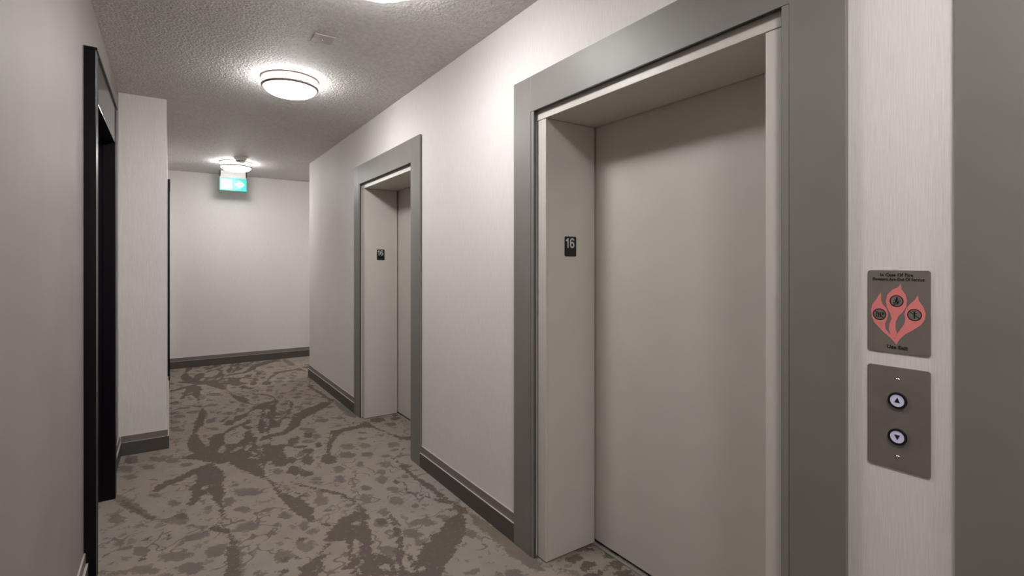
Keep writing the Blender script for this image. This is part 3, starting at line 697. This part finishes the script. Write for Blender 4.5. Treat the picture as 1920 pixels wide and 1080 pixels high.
# ------------------------------------------------------------------ black doors on the left
def black_door(name, wx, a, b, proud, top=2.345):
    r = struct_root(name)
    w = .085
    for y0, y1 in ((a-w, a), (b, b+w)):
        link('casing_leg', boxes((wx-.02, wx+proud, y0, y1, 0, top)), M['black'], r, bevel=.003)
    link('casing_header', boxes((wx-.02, wx+proud-.002, a, b, DZ, top)), M['blackgloss'], r, bevel=.002)
    link('head_cap', boxes((wx-.01, wx+proud+.004, a-w, b+w, top, top+.012)), M['black'], r)
    for y0, y1 in ((a-.018, a), (b, b+.018)):
        link('door_jamb', boxes((wx-.14, wx-.02, y0, y1, 0, DZ)), M['black'], r)
    link('door_jamb', boxes((wx-.14, wx-.02, a-.018, b+.018, DZ, DZ+.018)), M['black'], r)
    leaf = link('door_leaf', boxes((wx-.125, wx-.08, a+.003, b-.003, .008, DZ-.003)), M['black'], r, bevel=.002)
    for z0, z1 in ((.22, .95), (1.12, 1.98)):
        link('door_panel', boxes((wx-.082, wx-.074, a+.15, b-.15, z0, z1)), M['black'], leaf, bevel=.004)
    hy = b-.07
    bm = bmesh.new()
    prism(circ(0, 0, .026), 0, .008, lambda u, v, t: (wx-.08+t, hy+u, 1.04+v), bm)
    prism(circ(0, 0, .010), .008, .045, lambda u, v, t: (wx-.08+t, hy+u, 1.04+v), bm)
    box(bm, wx-.043, wx-.029, hy-.115, hy+.01, 1.031, 1.049)
    link('door_handle', bm, M['chrome'], leaf, bevel=.002)
    bm = prism(circ(0, 0, .024), 0, .014, lambda u, v, t: (wx-.08+t, hy+u, 1.16+v))
    link('deadbolt', bm, M['chrome'], leaf)
    return r
black_door('door_1', WL, D1a, D1b, .042)
black_door('door_2', WP, D2a, D2b, .021)

# ------------------------------------------------------------------ elevator entrances
def elevator(cy, label):
    e = thing('elevator_entrance', label, 'elevator', (WR, cy, 0), 'elevator entrances along the right wall')
    f = -.016                                   # casing face stands proud of the wall
    for s in (1, -1):
        y0, y1 = sorted((s*HO, s*(HI+.022)))
        leg = link('casing_leg', boxes((f, .0, y0, y1, 0, ZO)), M['casing'], e, bevel=.0015)
        y0, y1 = sorted((s*(HI+.0205), s*HI))
        link('edge_strip', boxes((f+.002, .0, y0, y1, 0, ZI+(.014 if s < 0 else 0))), M['casing_edge'], leg, bevel=.0008)
        link('return_shade', boxes((f+.003, .0, *sorted((s*HI, s*(HI-.0012))), 0, ZI)), M['base'], leg)  # dark skin paints the shade on the leg's inner return
    link('casing_header', boxes((f, .0, -(HI+.0225), HI+.0225, ZI+.0005, ZO)), M['casing'], e, bevel=.0015)
    link('return_shade', boxes((f+.002, .0, -HI, HI, ZI-.0012, ZI+.0004)), M['ink'], e)  # black skin paints the shade under the header
    jx = .012
    for s in (1, -1):
        y0, y1 = sorted((s*HR, s*(HI+.008)))
        y0, y1 = sorted((s*HR, s*(HI+.010)))
        j = boxes((jx, .024, y0, y1, .004, ZL), )
        y0, y1 = sorted((s*HR, s*(HR+.03)))
        box(j, .024, .322, y0, y1, .004, ZL)
        link('jamb', j, M['jamb'], e, bevel=.002)
    l = boxes((jx-.003, .024, -HI-.010, HI+.010, ZL+.001, ZI+.010)); box(l, .024, .322, -HR-.03, HR+.03, ZL+.001, ZL+.03)
    link('lintel', l, M['jamb'], e, bevel=.002)
    link('door_panel', boxes((.330, .362, -HR-.03, HR+.03, .014, ZL+.02)), M['eldoor'], e, bevel=.002)
    link('shaft_lining', boxes((.42, .44, -HR-.08, HR+.08, -.02, ZL+.1), (.322, .42, HR+.05, HR+.08, -.02, ZL+.1), (.322, .42, -HR-.08, -HR-.05, -.02, ZL+.1), (.322, .42, -HR-.05, HR+.05, ZL+.06, ZL+.1), (.327, .42, -HR-.05, HR+.05, -.03, -.004)), M['shaft'], e)
    link('sill', boxes((.306, .324, -HR, HR, 0.0, .006)), M['sill'], e, bevel=.001)
    return e
elevator(CY[0], 'farther elevator entrance in a grey casing, beside the corridor corner')
elevator(CY[1], 'nearest full elevator entrance with wide beige door, left of the call buttons')
elevator(CY[2], 'elevator entrance cut off by right frame edge, only its grey casing showing')

# number plates on the far jamb of each entrance
def number_plate(cy, label):
    y = cy+HR; x = 1.612; z = 1.489
    t = thing('floor_number_plate', label, 'sign', (x, y, z), 'floor number plates')
    fn = lambda u, v, d: (u, -d, v)
    link('plate', prism(rrect(.072, .096, .006), 0, .003, fn), M['numblack'], t)
    g = lambda u, v, d: (u, -.003-d, .0165+v)
    bm = prism([(-.0135, -.024), (-.0135, .024), (-.0185, .024), (-.0225, .0175), (-.0295, .0150), (-.0295, .0085), (-.0205, .0085), (-.0205, -.024)], 0, .0006, g)
    link('numeral', bm, M['numwhite'], t)
    bm = ribbon([(.0095+.0103*math.cos(PI*i/14), -.0092+.0115*math.sin(PI*i/14)) for i in range(28)], .0068, 0, .0006, g, True)
    P = [(.0095+.0106*math.cos(q), .0055+.0150*math.sin(q)) for q in [math.radians(28+k*9) for k in range(17)]]+[(-.0008, .001), (-.0008, -.004), (-.0008, -.0092)]
    ribbon(P, .0068, 0, .0009, g, False, bm)
    link('numeral', bm, M['numwhite'], t)
    return t
number_plate(CY[0], 'small black plate numbered 16 inside the farther elevator jamb')
number_plate(CY[1], 'small black plate numbered 16 inside the nearer elevator jamb')

# ------------------------------------------------------------------ fire notice and call plate
def wfn(u, v, d): return (-d, -u, v)      # on the right wall: u to the viewer's right, v up, d out of the wall
WM = Matrix(((0, 0, -1, 0), (-1, 0, 0, 0), (0, 1, 0, 0), (0, 0, 0, 1)))
def fire_sign():
    W, Hh = .127, .199; y, z = .489, 1.289
    t = thing('fire_notice_plate', 'bronze plate with red flames reading In Case Of Fire, above the call buttons', 'sign', (WR, y, z))
    link('plate', prism(rrect(W, Hh, .006), 0, .0025, wfn), M['plate'], t, bevel=.0006)
    def uv(a, b):
        U = (a-73)/305; V = (b-45-3*U)/(380+30*U); return ((U-.5)*W, (.5-V)*Hh)
    L = [(218,398),(190,368),(150,335),(112,298),(96,268),(91,235),(98,208),(118,185),(142,150),(143,185),(150,205),(168,225),(178,250),(175,275),(163,300),(165,325),(185,348),(208,362),(212,380)]
    C = [(205,364),(188,345),(182,325),(186,300),(196,275),(188,250),(172,222),(167,190),(175,160),(200,138),(230,125),(240,108),(243,135),(262,160),(270,190),(266,220),(250,245),(228,265),(216,290),(214,320),(222,345),(214,368)]
    R = [(218,399),(209,378),(222,350),(240,325),(258,300),(262,275),(258,255),(264,230),(285,205),(308,185),(320,163),(325,190),(345,220),(356,250),(352,280),(335,305),(300,330),(262,350),(235,375)]
    for i, P in enumerate((L, C, R)):
        link('flame', prism([uv(*p) for p in P], .0024, .0028+.00003*i, wfn), M['red'], t)
    r = .0142
    for i, c in enumerate(((135, 255), (220, 192), (305, 258))):
        cx, cy = uv(*c)
        disc = link('symbol_disc', prism(circ(cx, cy, r*.93), .0028, .0031, wfn), M['plate'], t)
        bm = annulus(cx, cy, r*.86, r, .0028, .0033, wfn)
        s = lambda pts, w: stroke([(cx+a*r, cy+b*r) for a, b in pts], w*r, .0030, .0034, wfn, bm)
        if i == 1:      # person hurrying down steps
            prism(circ(cx+.08*r, cy+.52*r, .13*r, 12), .003, .0034, wfn, bm)
            s([(.05, .35), (-.05, -.02)], .24); s([(.02, .28), (.35, .1)], .1); s([(.0, .28), (-.3, .12)], .1)
            s([(-.03, 0), (.25, -.2), (.2, -.45)], .14); s([(-.05, 0), (-.2, -.3), (-.45, -.35)], .14)
            s([(.55, .0), (.32, .0), (.32, -.25), (.05, -.25), (.05, -.5), (-.25, -.5), (-.25, -.68), (-.5, -.68)], .09)
        elif i == 0:    # waiting figures beside a flame, struck out
            for q in (-.45, -.15, .15):
                prism(circ(cx+q*r, cy+.28*r, .09*r, 10), .003, .0034, wfn, bm); s([(q, .15), (q, -.35)], .13)
            prism([(cx+a*r, cy+b*r) for a, b in ((.3, .0), (.42, .28), (.62, .42), (.68, .15), (.6, -.05), (.42, -.12))], .003, .0034, wfn, bm)
            s([(-.62, .6), (.62, -.6)], .1); s([(-.55, -.42), (.5, -.42)], .07)
        else:           # figure reaching for a button, struck out
            prism(circ(cx-.02*r, cy+.42*r, .12*r, 12), .003, .0034, wfn, bm)
            s([(-.02, .25), (-.02, -.55)], .2); s([(0, .18), (.3, .28)], .09); s([(-.68, .55), (.68, -.55)], .1)
            s([(-.3, .62), (.2, .62)], .08)
        link('symbol', bm, M['ink'], disc)
    T = lambda u, v: WM @ Matrix.Translation((u, v, .0029))
    text('lettering', 'In Case Of Fire', .0108, M['ink'], T(-.003, .0885), t, off=.00022, xs=.88, spacing=1.12)
    text('lettering', 'Elevators Are Out Of Service', .0100, M['ink'], T(0, .078), t, off=.0002, xs=.80, spacing=1.08)
    text('lettering', 'Use Exit', .0120, M['ink'], T(-.001, -.0855), t, off=.0003, xs=.98, spacing=1.05)
fire_sign()
def call_plate():
    W, Hh = .127, .246; y, z = .489, 1.033
    t = thing('elevator_call_plate', 'bronze call plate with up and down buttons, below the fire notice', 'call panel', (WR, y, z))
    link('plate', prism(rrect(W, Hh, .006), 0, .003, wfn), M['plate'], t, bevel=.0008)
    for zz in (.0935, -.092):
        bm = lathe([(0, .0022), (.0025, .0018), (.004, .0008), (.0045, 0)], 16)
        bm.transform(Matrix.Translation((-.003, 0, zz)) @ Matrix.Rotation(-PI/2, 4, 'Y'))
        link('screw', bm, M['chrome'], t, smooth=True)
    for zz, up in ((.0435, 1), (-.0435, -1)):
        b = link('call_button', annulus(0, zz, .0145, .0195, .002, .0075, wfn, n=36), M['numblack'], t, bevel=.001)
        link('button_face', prism(circ(0, zz, .0148, 36), .002, .0058, wfn), M['lilac'], b)
        link('arrow', prism([(-.0058, zz-.0048*up), (.0058, zz-.0048*up), (0, zz+.0075*up)], .0057, .0066, wfn), M['ink'], b)
call_plate()

# ------------------------------------------------------------------ ceiling fixtures
def ceiling_light(x, y, label, first=[None]):
    if first[0]:
        src = first[0]; t = src.copy(); COL.objects.link(t); t.location = (x, y, CEIL); t['label'] = label
        for ch in list(src.children): c = ch.copy(); COL.objects.link(c); c.parent = t
        return t
    t = thing('ceiling_light', label, 'light', (x, y, CEIL), 'round flush ceiling lights'); first[0] = t
    link('mounting_pan', lathe([(0, 0), (.178, 0), (.182, -.003), (.182, -.008), (.176, -.012), (0, -.012)]), M['ringm'], t, smooth=False)
    link('glass_band', lathe([(.166, -.012), (.164, -.03), (.166, -.048), (.150, -.048), (.150, -.012), (.166, -.012)]), M['glassband'], t, smooth=True)
    link('ring', torus(.170, .010, -.055), M['ringm'], t, smooth=True)
    link('glass_bowl', lathe([(.166, -.052), (.165, -.064), (.155, -.080), (.130, -.095), (.095, -.105), (.05, -.111), (0, -.113)]), M['glass'], t, smooth=True)
    return t
ceiling_light(.68, 3.70, 'round white ceiling light in mid corridor, between blank plate and exit sign')
ceiling_light(.725, 2.065, 'round ceiling light cut off at the top edge, nearest the viewer')
ceiling_light(.68, 7.09, 'farthest round ceiling light, just above the green exit sign')
ceiling_light(3.1, 7.40, 'unseen round fill light added round the corner in the side branch')  # unseen lamp, added to lift the far wall
ceiling_light(.70, -1.9, 'unseen round fill light added at the blind end of the corridor behind the viewer')  # unseen lamp, added as fill from behind the camera
ceiling_light(.70, -.1, 'unseen round fill light added behind the viewer')  # unseen lamp, added to brighten the foreground and near right wall

def blank_plate():
    t = thing('ceiling_blank_plate', 'small white rectangular blank plate with screws on stippled ceiling', 'cover plate', (.706, 2.922, CEIL))
    t.rotation_euler = (0, 0, math.radians(0))
    link('plate', boxes((-.054, .054, -.053, .053, -.006, 0)), M['cover'], t, bevel=.002)
    for x in (-.044, .0): link('screw', lathe([(0, -.0085), (.003, -.008), (.0045, -.006)], 16, c=(x, 0, 0)), M['chrome'], t, smooth=True)
blank_plate()
def detector():
    t = thing('smoke_detector', 'small round white detector on ceiling, just before the farthest light', 'detector', (.69, 6.72, CEIL))
    link('base', lathe([(0, 0), (.078, 0), (.080, -.006), (.078, -.012), (0, -.012)], 40), M['white'], t, smooth=False)
    link('housing', lathe([(.070, -.012), (.062, -.026), (.050, -.038), (0, -.038)], 40), M['white'], t)
    link('vent_ring', lathe([(.036, -.038), (.036, -.046), (0, -.046)], 40), M['numblack'], t)
    link('cap', lathe([(0, -.046), (.046, -.046), (.048, -.052), (.040, -.060), (0, -.064)], 40), M['white'], t)
    for a in range(8):
        c = (.044*math.cos(a*PI/4), .044*math.sin(a*PI/4))
        link('rib', boxes((c[0]-.004, c[0]+.004, c[1]-.004, c[1]+.004, -.047, -.037)), M['white'], t)
detector()
def exit_sign():
    y = 7.80; t = thing('exit_sign', 'green running man exit sign with white arrow hanging from ceiling', 'sign', (.715, y, CEIL))
    w, ztop, zbot = .322, -.080, -.262
    for x in (-w/2+.004, w/2-.004):
        link('bracket', boxes((x-.005, x+.005, -.012, .012, ztop-.008, 0)), M['black'], t)
    link('mount_bar', boxes((-w/2, w/2, -.018, .018, ztop-.008, ztop)), M['white'], t, bevel=.001)
    link('top_shroud', boxes((-w/2+.012, w/2-.012, -.014, .014, ztop, -.0)), M['white'], t, bevel=.001)
    p = link('panel', boxes((-w/2, w/2, -.010, .010, zbot, ztop-.008)), M['green'], t, bevel=.002)
    fn = lambda u, v, d: (u, -.010-d, v)
    zc = (zbot+ztop-.008)/2
    P0 = [(-.145, .066), (-.018, .066), (-.018, -.068), (-.145, -.068)]
    link('white_door', prism([(u, zc+v) for u, v in P0], -.001, .0012, fn), M['signwhite'], p)
    bm = bmesh.new()
    g = lambda pts, wd_: stroke([(u-.082, zc+v) for u, v in pts], wd_, .001, .002, fn, bm)
    prism(circ(-.074, zc+.045, .010, 14), .001, .002, fn, bm)
    g([(.004, .03), (-.008, -.005)], .020); g([(.004, .024), (.03, .008)], .009); g([(0, .024), (-.026, .018), (-.034, .0)], .009)
    g([(-.006, -.006), (.016, -.022), (.012, -.052)], .011); g([(-.010, -.006), (-.02, -.032), (-.05, -.038)], .011)
    link('running_figure', bm, M['signpale'], p)
    A = [(.000, .016), (.044, .016), (.022, .048), (.062, .048), (.116, 0), (.062, -.048), (.022, -.048), (.044, -.016), (.000, -.016)]
    A = [(.018+u*1.02, zc+v*1.05) for u, v in A]
    bm = bmesh.new(); prism([A[0], A[1], A[7], A[8]], -.001, .0012, fn, bm)
    prism([A[1], A[2], A[3], A[4], A[5], A[6], A[7]], -.001, .0012, fn, bm)
    link('arrow', bm, M['signwhite'], p)
exit_sign()
